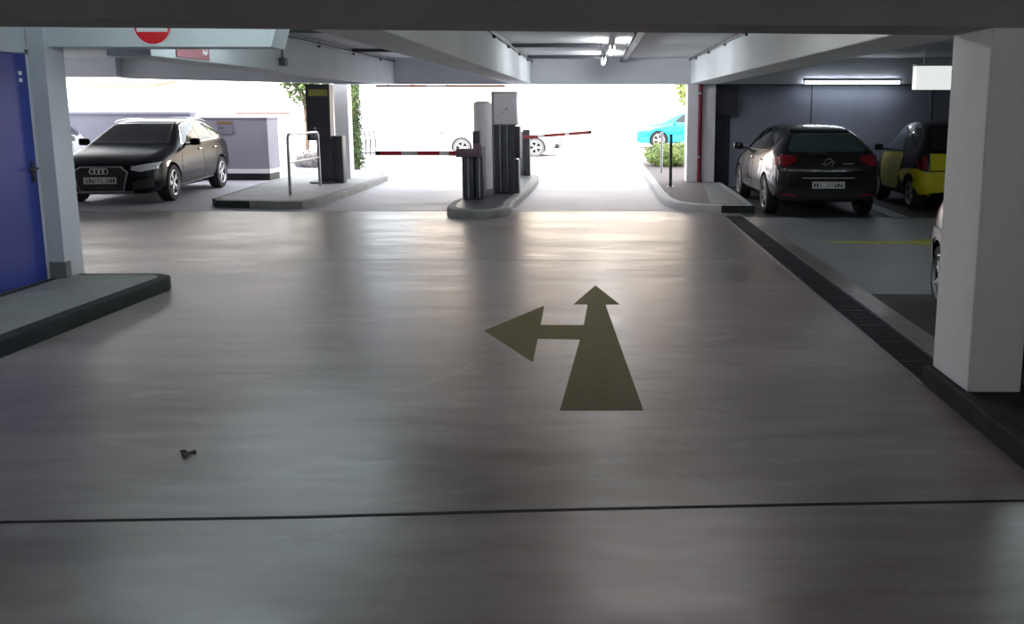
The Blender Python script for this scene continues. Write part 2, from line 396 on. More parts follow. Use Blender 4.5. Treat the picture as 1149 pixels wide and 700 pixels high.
# ------------------------------------------------------------------ signs
t = thing('no_entry_sign', 'round red sign with a white bar on the beam above the blue door', 'sign', (-3.86, 7.985, 2.35), 0)
R90 = Matrix.Rotation(PI/2, 4, 'X')
bm = B(); lathe(bm, [(.157, -.006), (.163, -.004), (.163, .006), (.155, .008)], 48, R90); obj('disc', bm, 'signred', t, 40)
bm = B(); lathe(bm, [(.158, .0), (.1635, .0), (.1635, .009), (.158, .009)], 48, R90, 0, True); obj('rim_ring', bm, 'white', t, 40)
bm = B(); box(bm, -.135, .135, -.0125, -.0085, -.055, .02, .001); obj('white_bar', bm, 'white', t)
t = thing('warning_sign', 'faded red sign with white symbols on the left beam side', 'sign', (-4.065, 9.2, 2.13))
bm = B(); box(bm, 0, .012, -.36, .38, 0, .21, .003); obj('sign_panel', bm, 'pink', t)
bm = B(); box(bm, .012, .014, -.28, -.18, .10, .18); box(bm, .012, .014, -.25, -.21, .08, .1); obj('white_symbol', bm, 'white', t)
bm = B(); box(bm, .012, .014, .22, .25, .06, .18); box(bm, .012, .014, .3, .33, .06, .18); box(bm, .012, .014, .25, .3, .05, .09); obj('white_symbol', bm, 'white', t)
t = thing('exit_sign_box', 'white lit sign box hanging beside the near column, above the yellow car', 'sign', (3.04, 8.0, 1.80))
bm = B(); box(bm, -.23, .23, -.05, .05, 0, .205, .006); obj('lit_panel', bm, 'litbox', t)
bm = B(); box(bm, -.235, .235, -.056, .056, .203, .22, .003); obj('top_cap', bm, 'fixture', t)
bm = B(); cyl(bm, (-.15, 0, .21), (-.15, 0, CZ-1.80), .006, seg=8); cyl(bm, (.15, 0, .21), (.15, 0, CZ-1.80), .006, seg=8); obj('hanger', bm, 'steel', t)

# ------------------------------------------------------------------ pipes, conduits, lamps
t = thing('red_pipe', 'dark red standpipe on the front of the exit column', 'pipe', (2.13, 18.33, .125))
bm = B(); cyl(bm, (0, 0, 0), (0, 0, 1.99), .045); obj('pipe', bm, 'pipered', t, 40)
for z in (.52, 1.80):
    bm = B(); lathe(bm, [(.046, -.02), (.053, -.02), (.053, .02), (.046, .02)], 20, Matrix.Translation((0, 0, z)), 0, True); box(bm, -.012, .012, .045, .075, z-.012, z+.012); obj('clamp', bm, 'steel', t, 40)
t = thing('electrical_cabinet', 'dark wall box in the corner left of the black hatchback', 'cabinet', (2.68, 18.62, 1.47))
bm = B(); box(bm, -.22, .25, -.08, .07, 0, .6, .01); obj('cabinet_body', bm, 'dark', t)
bm = B(); box(bm, -.19, .22, -.09, -.08, .03, .57, .004); obj('cabinet_door', bm, 'darkpanel', t)
def conduit(name, x, y0, y1, z, side, label, drop=None):
    t = thing(name, label, 'pipe', (x, y0, z), 0, 'conduits along the beams')
    bm = B(); tube(bm, [(0, 0, 0), (0, (y1-y0)/2, 0), (0, y1-y0, 0)], .016, 8); obj('pipe', bm, 'dark', t, 60)
    y = .6
    while y < y1-y0:
        bm = B(); box(bm, min(0, side*.04), max(0, side*.04), y-.02, y+.02, -.045, .03, .003); obj('bracket', bm, 'dark', t); y += 1.9
    if drop:
        bm = B(); cyl(bm, (0, drop, 0), (0, drop, -.3), .014, seg=8); obj('drop_pipe', bm, 'dark', t)
        bm = B(); box(bm, -.03, .05, drop-.06, drop+.06, -.38, -.28, .008); obj('junction_box', bm, 'dark', t)
conduit('cable_conduit', -4.035, 9.0, 18.3, 2.555, -1, 'dark conduit with a dropped junction box along the left beam', 2.75)
conduit('cable_conduit', -1.262, 5.3, 18.3, 2.555, -1, 'dark bracketed conduit along the middle beam')
conduit('cable_conduit', 1.895, 5.3, 18.3, 2.585, 1, 'dark conduit along the top of the right beam')
def cross_pipe(x0, x1, y, label):
    bm = B(); cyl(bm, (x0, y, 2.58), (x1, y, 2.58), .03, seg=12); tag(obj('ceiling_pipe', bm, 'dark', None, 40), label, 'pipe', 'dark pipes crossing the ceiling')
cross_pipe(-1.28, .12, 14.0, 'dark ceiling pipe running from the middle beam to the nearer lamp')
cross_pipe(-1.28, .12, 17.2, 'dark ceiling pipe running from the middle beam to the farther lamp')
cross_pipe(-4.05, -1.74, 11.3, 'dark ceiling pipe between the left and middle beams, nearer one')
cross_pipe(-4.05, -1.74, 15.2, 'dark ceiling pipe between the left and middle beams, farther one')
bm = B(); box(bm, .5, .62, 5.3, 18.3, 2.535, 2.55); box(bm, .5, .51, 5.3, 18.3, 2.535, 2.6); box(bm, .61, .62, 5.3, 18.3, 2.535, 2.6)
for y in (7, 10, 13, 16): box(bm, .51, .61, y, y+.03, 2.565, CZ)
tag(obj('cable_tray', bm, 'dark'), 'narrow dark cable tray running towards the exit beside the two lamps', 'cable tray')
def tube_lamp(loc, rz, length, label, m='lamp', group=None, r=.02):
    t = thing('ceiling_lamp', label, 'lamp', loc, rz, group)
    bm = B(); box(bm, -length/2-.04, length/2+.04, -.035, .035, .035, .09, .008); obj('housing', bm, 'fixture', t)
    bm = B(); cyl(bm, (-length/2, 0, 0), (length/2, 0, 0), r, seg=14); obj('lamp_tube', bm, m, t, 40)
    for s in (-1, 1):
        bm = B(); box(bm, s*(length/2+.015)-.018, s*(length/2+.015)+.018, -.022, .022, -.024, .04, .003); obj('end_cap', bm, 'fixture', t)
    return t
tube_lamp((.24, 13.5, 2.47), PI/2, 1.2, 'nearer of the two lit ceiling lamps over the exit lane', 'lampexit', 'lit lamps over the exit lane', .035)
tube_lamp((.15, 16.6, 2.47), PI/2, 1.2, 'farther of the two lit ceiling lamps over the exit lane', 'lampexit', 'lit lamps over the exit lane', .035)
t = tube_lamp((5.18, 18.3, 2.135), 0, 1.9, 'long bright tube lamp on the back wall above the dark hatchback', 'lamp2', r=.028)
tube_lamp((-3.1, 6.5, 2.49), 0, 1.5, 'tube lamp above the blue door area, hidden by the near beam', 'lampcool', r=.03)
tube_lamp((.6, 7.2, 2.49), 0, 1.5, 'tube lamp in the middle just past the near beam', 'lamp', r=.03)
tube_lamp((-3.0, 9.1, 2.49), 0, 1.5, 'added tube lamp between the left and middle beams, hidden by the near beam', 'lampcool', r=.03)  # added to brighten the left beam's side, which the cross beam blocks
tube_lamp((4.6, 8.3, 2.49), 0, 1.5, 'tube lamp above the right bay lane', 'lampcool', r=.03)
tube_lamp((-2.6, .6, 2.49), 0, 1.2, 'tube lamp on the ceiling close behind the viewer, left one', 'lampwarm', r=.03)
tube_lamp((2.9, -.6, 2.49), 0, 1.5, 'added unseen tube lamp on the ceiling behind the viewer, at the right', 'lampfill', r=.03)  # added where it brightens the near column's front more than the floor

# ------------------------------------------------------------------ barriers and machines
t = thing('entry_barrier', 'dark barrier post on the island with its red and white arm lowered to the left', 'barrier', (-2.01, 14.95, .135))
bm = B(); box(bm, -.20, .0, -.16, .16, 0, .76, .02); box(bm, .02, .16, -.18, .12, 0, .86, .02); obj('housing', bm, 'dark', t, 40)
bm = B()
for x in (-.205,): box(bm, -.11, -.09, -.165, -.155, .02, .74); box(bm, .08, .1, -.187, -.175, .02, .84)
obj('housing_rib', bm, 'steel', t)
bm = B(); box(bm, -.03, .09, -.05, .13, .76, 1.12, .015); obj('top_post', bm, 'dark', t, 40)
bm = B(); box(bm, -.28, .06, -.24, -.17, .70, .84, .012); box(bm, .0, .14, -.23, -.17, .70, .92, .012); obj('arm_bracket', bm, 'bracket', t, 40)
def arm(t, y, z, segs, hh=.035, slope=0):
    for i, (a, b, m) in enumerate(segs):
        bm = B(); box(bm, a, b, y-.02, y+.02, z-hh, z+hh, .006)
        for v in bm.verts: v.co.z += slope*(v.co.x-segs[0][0])
        obj('arm_tip' if m == 'black' else ('red_stripe' if m in ('red', 'dullred') else 'white_stripe'), bm, m, t)
arm(t, -.205, .765, [(-1.60, -1.54, 'black'), (-1.54, -1.18, 'red'), (-1.18, -.92, 'head'), (-.92, -.55, 'red'), (-.55, -.4, 'head'), (-.4, -.2, 'red')])
t = thing('white_bollard', 'tall pale round post with domed top behind the entry barrier', 'post', (-1.95, 15.6, .135))
bm = B(); lathe(bm, [(.158, 0), (.158, 1.54), (.15, 1.58), (.12, 1.605), (.06, 1.617), (.001, 1.62)], 36); obj('shaft', bm, 'head', t, 40)
bm = B(); lathe(bm, [(.17, 0), (.17, .1), (.16, .11), (.001, .11)], 36); obj('base_ring', bm, 'steel', t, 40)
t = thing('ticket_machine', 'dark ticket column with a pale square head on the middle island', 'machine', (-1.58, 15.9, .135), math.radians(-4))
bm = B()
for i, x in enumerate((-.20, -.075, .05)): box(bm, x, x+.115, -.17+.02*i, .15, 0, 1.2, .025)
box(bm, -.2, .17, -.08, .14, 0, 1.2, .02); obj('body', bm, 'dark', t, 40)
bm = B(); box(bm, -.09, -.07, -.18, -.1, .0, 1.2, .004); box(bm, .036, .05, -.16, -.1, .0, 1.2, .004); obj('trim_strip', bm, 'steel', t, 40)
bm = B(); box(bm, -.235, .225, -.12, .16, 1.2, 1.78, .02); obj('head_frame', bm, 'steel', t, 40)
bm = B(); box(bm, -.185, .215, -.135, -.115, 1.22, 1.75, .008); obj('head_panel', bm, 'head', t, 40)
bm = B(); tube(bm, [(-.14, -.14, 1.62)]+[(-.14+.32*i/8, -.14, 1.62+.08*math.sin(PI*i/8)) for i in range(1, 8)]+[(.18, -.14, 1.62)], .006, 6); obj('head_arc', bm, 'white', t, 60)
bm = B(); cyl(bm, (.04, -.136, 1.48), (.04, -.148, 1.48), .022); obj('button', bm, 'steel', t, 40)
bm = B(); cyl(bm, (-.03, -.136, 1.42), (-.03, -.145, 1.42), .014); obj('button', bm, 'steel', t, 40)
bm = B(); box(bm, .165, .26, -.1, .1, .62, 1.18, .012); box(bm, .165, .23, -.08, .08, 0, .6, .01); obj('side_cabinet', bm, 'dark', t, 40)
bm = B(); box(bm, -.27, -.2, -.02, .14, 0, 1.3, .012); obj('rear_post', bm, 'dark', t, 40)
t = thing('exit_barrier', 'slim barrier post behind the ticket column with its arm over the exit lane', 'barrier', (-1.58, 20.1, .135))
bm = B(); box(bm, -.14, -.03, -.1, .1, 0, .98, .012); obj('rear_housing', bm, 'steel', t, 40)
bm = B(); box(bm, -.03, .12, -.13, .1, 0, 1.02, .015); obj('housing', bm, 'dark', t, 40)
arm(t, -.16, .85, [(-.02, .3, 'dullred'), (.3, .45, 'head'), (.45, .9, 'dullred'), (.9, 1.0, 'head'), (1.0, 1.42, 'dullred'), (1.42, 1.5, 'black')], .035, .075)
t = thing('height_limit_bar', 'red and white height bar hanging under the exit lintel', 'barrier', (-3.05, 18.6, 2.075))
arm(t, 0, 0, [(-1.45, -1.38, 'black'), (-1.38, -.9, 'dullred'), (-.9, -.4, 'dullred'), (-.4, .0, 'head'), (0, .5, 'dullred'), (.5, 1.2, 'dullred')], .022)
bm = B()
for x in (-1.2, 0, 1.1): box(bm, x-.01, x+.01, -.01, .01, .02, .045)
obj('hanger', bm, 'steel', t)

t = thing('metal_hoop', 'grey steel hoop rail with a middle crossbar on the left island', 'rail', (-5.38, 16.55, .125), math.radians(8))
bm = B(); P_ = [(-.27, -.75, 0), (-.27, -.75, .88)] ; 
def arc(c, r, a0, a1, n, ax):
    return [(c[0]+ax[0]*r*math.cos(a0+(a1-a0)*i/n), c[1]+ax[1]*r*math.cos(a0+(a1-a0)*i/n), c[2]+r*math.sin(a0+(a1-a0)*i/n)) for i in range(n+1)]
# local hoop in the plane through two feet
pa, pb = Vector((-.12, -.85, 0)), Vector((.12, .85, 0)); ax = (pb-pa).normalized(); LL = (pb-pa).length
path = [tuple(pa), tuple(pa+Vector((0, 0, .5)))]+arc((pa.x+ax.x*.12, pa.y+ax.y*.12, .93), .12, PI, PI/2, 6, (ax.x, ax.y))+arc((pb.x-ax.x*.12, pb.y-ax.y*.12, .93), .12, PI/2, 0, 6, (ax.x, ax.y))+[tuple(pb+Vector((0, 0, .5))), tuple(pb)]
tube(bm, path, .028, 12); obj('hoop', bm, 'steel', t, 60)
bm = B(); cyl(bm, tuple(pa+ax*.0+Vector((0, 0, .56))), tuple(pb+Vector((0, 0, .56))), .022); obj('crossbar', bm, 'steel', t, 60)

t = thing('pay_machine', 'tall black pay column with a yellow label beside the white column', 'machine', (-5.52, 18.2, .125))
bm = B(); xz_prism(bm, [(-.27, .86), (.2, .86), (.2, 0), (.16, 0), (.16, 0), (.2, 0), (.22, 1.97), (-.24, 1.97)][0:2]+[(.22, 1.97), (-.26, 1.97)], -.15, .12); obj('head', bm, 'dark', t)
bm = B(); box(bm, -.07, .21, -.13, .12, 0, .87, .01); obj('body', bm, 'dark', t, 40)
bm = B(); box(bm, -.20, .18, -.162, -.15, 1.74, 1.87, .004); obj('yellow_label', bm, 'label', t)
bm = B(); cyl(bm, (-.10, -.15, 1.10), (-.10, -.165, 1.10), .03); box(bm, -.2, -.02, -.162, -.15, .9, .99, .003); obj('coin_slot', bm, 'steel', t, 40)
bm = B(); box(bm, .22, .42, -.12, .12, 0, .95, .01); obj('side_cabinet', bm, 'dark', t, 40)
bm = B(); lathe(bm, [(.3, 0), (.3, .03), (.28, .04), (.001, .04)], 28); obj('base_plate', bm, 'dark', t, 40)
for i, (x, y, h, lb) in enumerate(((1.57, 21.2, .92, 'thin grey metal post on the paved island in front of the bush, farther one'), (1.45, 17.2, .99, 'thin dark metal post near the kerb of the paved island, nearer one'))):
    t = thing('metal_post', lb, 'post', (x, y, .125), 0, 'thin posts on the paved island')
    bm = B(); cyl(bm, (0, 0, 0), (0, 0, h), .03); obj('shaft', bm, 'steel' if i == 0 else 'dark', t, 40)
    bm = B(); lathe(bm, [(.032, 0), (.032, .012), (.02, .022), (.001, .025)], 16, Matrix.Translation((0, 0, h))); obj('cap', bm, 'steel' if i == 0 else 'dark', t, 40)
    bm = B(); lathe(bm, [(.07, 0), (.07, .008), (.001, .008)], 20); obj('base_plate', bm, 'steel', t)

# ------------------------------------------------------------------ cars
class Car:
    def __init__(s, name, label, L, stations, paint, wheels, wr, W, arch=None, extra=None):
        s.L = L; s.root = thing(name, label, 'car'); s.wr = wr
        bm = bmesh.new(); rings = []
        for st in stations:
            d, zl, zb, zt, w, wt = st; x = L/2-d
            h = zb-zl
            half = [(0, zl), (w*.78, zl), (w*.94, zl+h*.08), (w, zl+h*.32), (w*.995, zl+h*.62), (w*.965, zl+h*.9), (w*.92, zb),
                    (w*.92*.55+wt*.45, zb+(zt-zb)*.48), (wt, zt-(zt-zb)*.12-.004), (wt*.86, zt-.012), (wt*.5, zt-.002), (0, zt)]
            ring = [bm.verts.new((x, y, z)) for y, z in half]+[bm.verts.new((x, -y, z)) for y, z in half[-2:0:-1]]
            rings.append(ring)
        n = len(rings[0])
        for a, b in zip(rings, rings[1:]):
            for k in range(n): bm.faces.new((a[k], a[(k+1) % n], b[(k+1) % n], b[k]))
        for rg in (rings[0], rings[-1]):
            h_ = n//2
            for k in range(h_):
                q = [rg[k], rg[k+1], rg[(n-k-1) % n], rg[(n-k) % n]]
                u = []
                for v in q:
                    if v not in u: u.append(v)
                if len(u) > 2: bm.faces.new(u)
        bmesh.ops.recalc_face_normals(bm, faces=bm.faces)
        me = bpy.data.meshes.new('body'); bm.to_mesh(me); bm.free()
        me.materials.append(M[paint]); me.materials.append(M['black'])
        o = bpy.data.objects.new('body', me); COL.objects.link(o)
        md = o.modifiers.new('s', 'SUBSURF'); md.levels = md.render_levels = 2
        cb = bmesh.new()
        for (d, y) in wheels:
            for sgn in (1, -1): cyl(cb, (L/2-d, sgn*(W/2+.1), wr-.0), (L/2-d, sgn*(y-.16), wr-.0), wr*1.13, seg=40)
        cm = bpy.data.meshes.new('c'); 
        bmesh.ops.recalc_face_normals(cb, faces=cb.faces); cb.to_mesh(cm); cb.free(); cm.materials.append(M['black'])
        for p in cm.polygons: p.use_smooth = False
        co = bpy.data.objects.new('c', cm); COL.objects.link(co)
        bo = o.modifiers.new('b', 'BOOLEAN'); bo.operation = 'DIFFERENCE'; bo.solver = 'EXACT'; bo.object = co
        try: bo.material_mode = 'TRANSFER'
        except Exception: pass
        dg = bpy.context.evaluated_depsgraph_get(); dg.update()
        nm = bpy.data.meshes.new_from_object(o.evaluated_get(dg))
        bo.show_viewport = False; dg.update()
        full = bpy.data.meshes.new_from_object(o.evaluated_get(dg))
        s.bvh = BVHTree.FromPolygons([v.co.copy() for v in full.vertices], [p.vertices[:] for p in full.polygons])
        bpy.data.objects.remove(co); bpy.data.objects.remove(o)
        nm.name = 'body'
        for p in nm.polygons: p.use_smooth = True
        nm.set_sharp_from_angle(angle=math.radians(38))
        b = bpy.data.objects.new('body', nm); link(b, s.root); s.body = b
        s.make_wheels(wheels)
    def make_wheels(s, wheels, rimmat='rim'):
        r = s.wr
        for (d, y) in wheels:
            for sg in (1, -1):
                hw = .105
                mt = Matrix.Translation((s.L/2-d, sg*(y-hw), r)) @ Matrix.Rotation(-sg*PI/2, 4, 'X')
                bm = B(); lathe(bm, [(r*.62, -hw), (r*.93, -hw), (r, -hw+.03), (r, hw-.03), (r*.94, hw), (r*.70, hw+.004), (r*.68, hw-.02), (r*.60, hw-.03)], 40, mt, 0, True)
                w = obj('wheel', bm, 'tyre', s.root, 50)
                bm = B(); lathe(bm, [(r*.70, -hw*.5), (r*.70, hw-.002), (r*.66, hw+.004), (r*.61, hw-.012), (r*.61, -hw*.5)], 40, mt, 0, True)
                lathe(bm, [(r*.15, -.02), (r*.15, hw-.02), (r*.10, hw-.006), (.001, hw-.006)], 20, mt)
                for k in range(10):
                    a = (k//2)*2*PI/5 + (.17 if k % 2 else -.17)
                    t = bmesh.new(); box(t, r*.10, r*.66, -r*.045, r*.045, hw-.05, hw-.014, .004)
                    merge(bm, t, 0, mt @ Matrix.Rotation(a, 4, 'Z'))
                obj('rim', bm, s.rimmat if hasattr(s, 'rimmat') else rimmat, w, 40)
                bm = B(); lathe(bm, [(r*.58, -.03), (r*.58, -.01), (.001, -.01)], 30, mt); obj('brake_disc', bm, 'black', w, 40)
    def patch(s, name, poly, side, m, off=.004, thick=.006, parent=None, mirror=False, res=.05, label=None):
        out = None
        for sg in ((1, -1) if mirror else (1,)):
            t = bmesh.new(); P = poly
            conv = {'left': lambda a, z: (s.L/2-a, 0, z), 'right': lambda a, z: (s.L/2-a, 0, z), 'front': lambda a, z: (0, a*sg, z), 'rear': lambda a, z: (0, a*sg, z), 'top': lambda a, z: (s.L/2-a, z*sg, 0)}[side]
            f = t.faces.new([t.verts.new(conv(a, z)) for a, z in P])
            ax = {'left': (0, 2), 'right': (0, 2), 'front': (1, 2), 'rear': (1, 2), 'top': (0, 1)}[side]
            for k in ax:
                lo = min(v.co[k] for v in t.verts); hi = max(v.co[k] for v in t.verts); n = max(2, int((hi-lo)/res))
                for i in range(1, n):
                    c = [0, 0, 0]; c[k] = lo+(hi-lo)*i/n; nn = [0, 0, 0]; nn[k] = 1
                    bmesh.ops.bisect_plane(t, geom=t.verts[:]+t.edges[:]+t.faces[:], plane_co=c, plane_no=nn)
            dv = {'left': Vector((0, -1, 0)), 'right': Vector((0, 1, 0)), 'front': Vector((-1, 0, 0)), 'rear': Vector((1, 0, 0)), 'top': Vector((0, 0, -1))}[side]
            bmesh.ops.triangulate(t, faces=t.faces)
            for v in t.verts:
                o0 = v.co - dv*6
                hit = s.bvh.ray_cast(o0, dv)
                if hit[0] is None:
                    hit = s.bvh.find_nearest(v.co - dv*(s.L/2 if side in ('front', 'rear') else .7))
                nrm = hit[1]
                if nrm.dot(dv) > 0: nrm = -nrm
                v.co = hit[0] + nrm*off
            bmesh.ops.recalc_face_normals(t, faces=t.faces)
            bm2 = bmesh.new(); merge(bm2, t)
            r = bmesh.ops.extrude_face_region(bm2, geom=bm2.faces[:])
            bmesh.ops.translate(bm2, vec=dv*(thick+off), verts=[v for v in r['geom'] if isinstance(v, bmesh.types.BMVert)])
            out = obj(name, bm2, m, parent or s.root, 30, None, label)
        return out
    def sides(s, name, poly, m, **k):
        s.patch(name, poly, 'left', m, **k); return s.patch(name, poly, 'right', m, **k)
    def mirrors(s, d, y, z, m, sc=1):
        for sg in (1, -1):
            bm = B(); box(bm, s.L/2-d-.06*sc, s.L/2-d+.06*sc, sg*y-.09*sc+sg*.10, sg*y+.09*sc+sg*.10, z-.05, z+.08*sc, .035*sc, seg=3)
            box(bm, s.L/2-d-.03, s.L/2-d+.03, min(sg*(y-.1), sg*(y+.06)), max(sg*(y-.1), sg*(y+.06)), z-.045, z-.01)
            obj('side_mirror', bm, m, s.root, 45)
    def handles(s, ds, z, m):
        for d in ds:
            for side, sg in (('left', 1), ('right', -1)):
                hit = s.bvh.ray_cast(Vector((s.L/2-d, sg*3, z)), Vector((0, -sg, 0)))[0]
                bm = B(); box(bm, s.L/2-d-.09, s.L/2-d+.09, hit.y-.012 if sg < 0 else hit.y-.012, hit.y+.025 if sg > 0 else hit.y+.012, z-.014, z+.014, .006)
                if sg < 0:
                    for v in bm.verts: v.co.y -= .012
                obj('door_handle', bm, m, s.root, 45)
    def plate(s, side, z, w=.52, h=.11, y=0):
        dv = -1 if side == 'front' else 1
        hit = s.bvh.ray_cast(Vector((-dv*6, y, z)), Vector((dv, 0, 0)))[0]
        x0 = hit.x-dv*.035
        bm = B(); box(bm, min(x0, hit.x+dv*.01), max(x0, hit.x+dv*.01), y-w/2, y+w/2, z-h/2, z+h/2, .004)
        p = obj('number_plate', bm, 'plate', s.root)
        bm = B(); random.seed(11)
        xs = -w*.42
        while xs < w*.42:   # worn, unreadable strokes
            k = .03
            if random.random() > .15:
                box(bm, min(x0, x0-dv*.002), max(x0, x0-dv*.002), y+xs, y+xs+.008, z-h*.28, z+h*.28)
                box(bm, min(x0, x0-dv*.002), max(x0, x0-dv*.002), y+xs, y+xs+k, z+h*random.choice((.2, -.04, -.28)), z+h*random.choice((.2, -.04, -.28))+.009)
            xs += .048
        for f in bm.faces: pass
        obj('plate_strokes', bm, 'black', p)
        return x0
    def place(s, x, y, rz, sc=1):
        s.root.location = (x, y, 0); s.root.rotation_euler = (0, 0, rz); s.root.scale = (sc, sc, sc)

def wheel_arc(d, z, r, a0, a1, n=8):
    return [(d-r*math.cos(math.radians(a0+(a1-a0)*i/n)), z+r*math.sin(math.radians(a0+(a1-a0)*i/n))) for i in range(n+1)]

def hatch_parts(c, win, shield, rearwin, paint, trim='chrome', panes=None, rg='glass'):
    c.sides('window_trim', win, trim, off=.003)
    for p in panes: c.sides('side_window', p, 'glass', off=.009)
    c.patch('windscreen', shield, 'front', 'glass', off=.003)
    c.patch('rear_window', rearwin, 'rear', rg, off=.006)

# --- black estate-like hatchback on the left (rings on the grille)
stA = [(0, .30, .55, .60, .58, .44), (.05, .22, .62, .69, .72, .56), (.20, .17, .68, .78, .83, .64), (.45, .17, .74, .845, .885, .68), (.85, .17, .82, .91, .893, .70),
       (1.22, .17, .90, .985, .893, .70), (1.45, .17, .93, 1.10, .89, .67), (1.85, .17, .95, 1.31, .89, .60), (2.1, .17, .96, 1.395, .89, .58), (2.6, .17, .965, 1.43, .89, .58),
       (3.2, .17, .985, 1.42, .89, .565), (3.7, .18, 1.0, 1.37, .885, .54), (3.95, .20, 1.01, 1.28, .87, .53), (4.12, .22, .99, 1.10, .84, .55), (4.25, .25, .92, .96, .78, .56), (4.31, .34, .80, .84, .66, .5)]
A = Car('parked_car', 'black five-door hatchback facing the camera, parked at left below the parapet', 4.31, stA, 'paintblack', [(.86, .885), (3.49, .885)], .325, 1.79)
wA = [(1.55, .975), (2.02, 1.29), (2.35, 1.36), (2.9, 1.375), (3.4, 1.345), (3.75, 1.24), (3.9, 1.10), (3.6, 1.02), (2.5, .985)]
pA = [[(1.64, .99), (2.04, 1.27), (2.40, 1.34), (2.46, 1.34), (2.44, 1.0)], [(2.51, 1.0), (2.53, 1.35), (2.9, 1.355), (3.20, 1.335), (3.30, 1.02)], [(3.35, 1.03), (3.26, 1.325), (3.42, 1.32), (3.72, 1.21), (3.82, 1.11), (3.58, 1.04)]]
hatch_parts(A, wA, [(-.66, 1.0), (.66, 1.0), (.57, 1.22), (.50, 1.35), (-.50, 1.35), (-.57, 1.22)], [(-.58, 1.03), (.58, 1.03), (.46, 1.28), (-.46, 1.28)], 'paintblack', 'chrome', pA)
g = A.patch('grille_frame', [(-.34, .66), (.34, .66), (.45, .57), (.36, .25), (-.36, .25), (-.45, .57)], 'front', 'steel', off=.006)
A.patch('grille', [(-.32, .64), (.32, .64), (.425, .565), (.345, .265), (-.345, .265), (-.425, .565)], 'front', 'black', off=.012)
A.patch('headlight', [(.50, .66), (.86, .72), (.87, .62), (.64, .57), (.50, .60)], 'front', 'lens', off=.006, mirror=True, label='clear glass headlamp')
A.patch('headlight_surround', [(.47, .675), (.5, .675), (.5, .585), (.47, .62)], 'front', 'black', off=.007, mirror=True)
A.patch('air_intake', [(.50, .40), (.78, .46), (.80, .30), (.50, .26)], 'front', 'black', off=.004, mirror=True)
A.patch('bumper_lip', [(-.5, .25), (.5, .25), (.48, .22), (-.48, .22)], 'front', 'steel', off=.008)
xf = A.plate('front', .43)
bm = B()
for i in range(4):
    lathe(bm, [(.04, -.005), (.05, -.005), (.05, .005), (.04, .005)], 20, Matrix.Translation((xf-.0, (i-1.5)*.068, .585)) @ Matrix.Rotation(PI/2, 4, 'Y'), 0, True)
obj('badge', bm, 'chrome', A.root, 40)
A.mirrors(1.72, .89, 1.0, 'paintblack'); A.handles((2.35, 3.2), .86, 'chrome')
A.patch('tail_light', [(.5, .92), (.8, .9), (.78, .78), (.52, .8)], 'rear', 'redlens', mirror=True)
def seams(c, lines):
    for pl in lines:
        q = [(a-.006, z) for a, z in pl]+[(a+.006, z) for a, z in reversed(pl)]
        c.sides('door_seam', q, 'black', off=.003, thick=.004)
seams(A, [[(1.28, .30), (1.30, .6), (1.42, .94)], [(2.47, .28), (2.49, .6), (2.48, .98)], [(3.02, .40), (3.25, .66), (3.36, 1.0)]])
A.sides('sill_trim', [(1.3, .27), (3.05, .30), (3.05, .275), (1.3, .235)], 'steel')
for sg in (1, -1):
    bm = B(); tube(bm, [(4.31/2-2.0, sg*.56, 1.345), (4.31/2-2.2, sg*.57, 1.395), (4.31/2-2.7, sg*.565, 1.42), (4.31/2-3.3, sg*.55, 1.408), (4.31/2-3.65, sg*.54, 1.36)], .013, 8); obj('roof_rail', bm, 'chrome', A.root, 60)
A.plate('rear', .55)
hdA = math.radians(-90+5)
cx, cy = -8.49, 17.10
A.place(cx, cy, hdA)

# --- second light car, a copy of the same body type, seen past the first
dup(A.root, (-11.95, 18.7, 0), hdA+.25, 'white car partly hidden at the far left behind the black hatchback', None, {'black_car_paint': 'whitecar'})

# --- dark hatchback on the right, seen from behind
stO = [(0, .30, .58, .62, .55, .44), (.05, .22, .66, .74, .72, .56), (.2, .18, .74, .85, .84, .66), (.45, .18, .80, .92, .895, .70), (.85, .18, .88, .985, .905, .71),
       (1.1, .18, .94, 1.04, .905, .71), (1.35, .18, .97, 1.17, .905, .68), (1.8, .18, .99, 1.39, .905, .62), (2.1, .18, 1.0, 1.465, .905, .60), (2.6, .18, 1.01, 1.505, .905, .60),
       (3.2, .18, 1.04, 1.49, .905, .58), (3.7, .2, 1.07, 1.43, .90, .56), (3.98, .22, 1.08, 1.36, .89, .55), (4.14, .24, 1.06, 1.21, .875, .58), (4.28, .26, 1.00, 1.05, .85, .64), (4.38, .28, .86, .90, .80, .62), (4.42, .34, .74, .76, .66, .5)]
O = Car('parked_car', 'dark hatchback seen from behind in the bay next to the yellow car', 4.42, stO, 'paintdark', [(.93, .89), (3.62, .895)], .335, 1.82)
wO = [(1.42, 1.02), (1.95, 1.36), (2.4, 1.44), (2.9, 1.45), (3.4, 1.40), (3.72, 1.28), (3.8, 1.14), (3.5, 1.07), (2.4, 1.03)]
pO = [[(1.52, 1.03), (1.97, 1.34), (2.38, 1.42), (2.43, 1.42), (2.4, 1.045)], [(2.48, 1.045), (2.5, 1.425), (2.9, 1.43), (3.1, 1.415), (3.2, 1.07)], [(3.25, 1.075), (3.16, 1.405), (3.38, 1.385), (3.68, 1.26), (3.74, 1.15), (3.48, 1.09)]]
hatch_parts(O, wO, [(-.66, 1.06), (.66, 1.06), (.52, 1.42), (-.52, 1.42)], [(-.60, 1.07), (.60, 1.07), (.62, 1.12), (.50, 1.345), (0, 1.37), (-.50, 1.345), (-.62, 1.12)], 'paintdark', 'black', pO, 'glass2')
O.patch('tail_light', [(.50, 1.0), (.74, 1.03), (.87, 1.01), (.86, .90), (.70, .84), (.52, .92)], 'rear', 'redlens', off=.008, mirror=True)
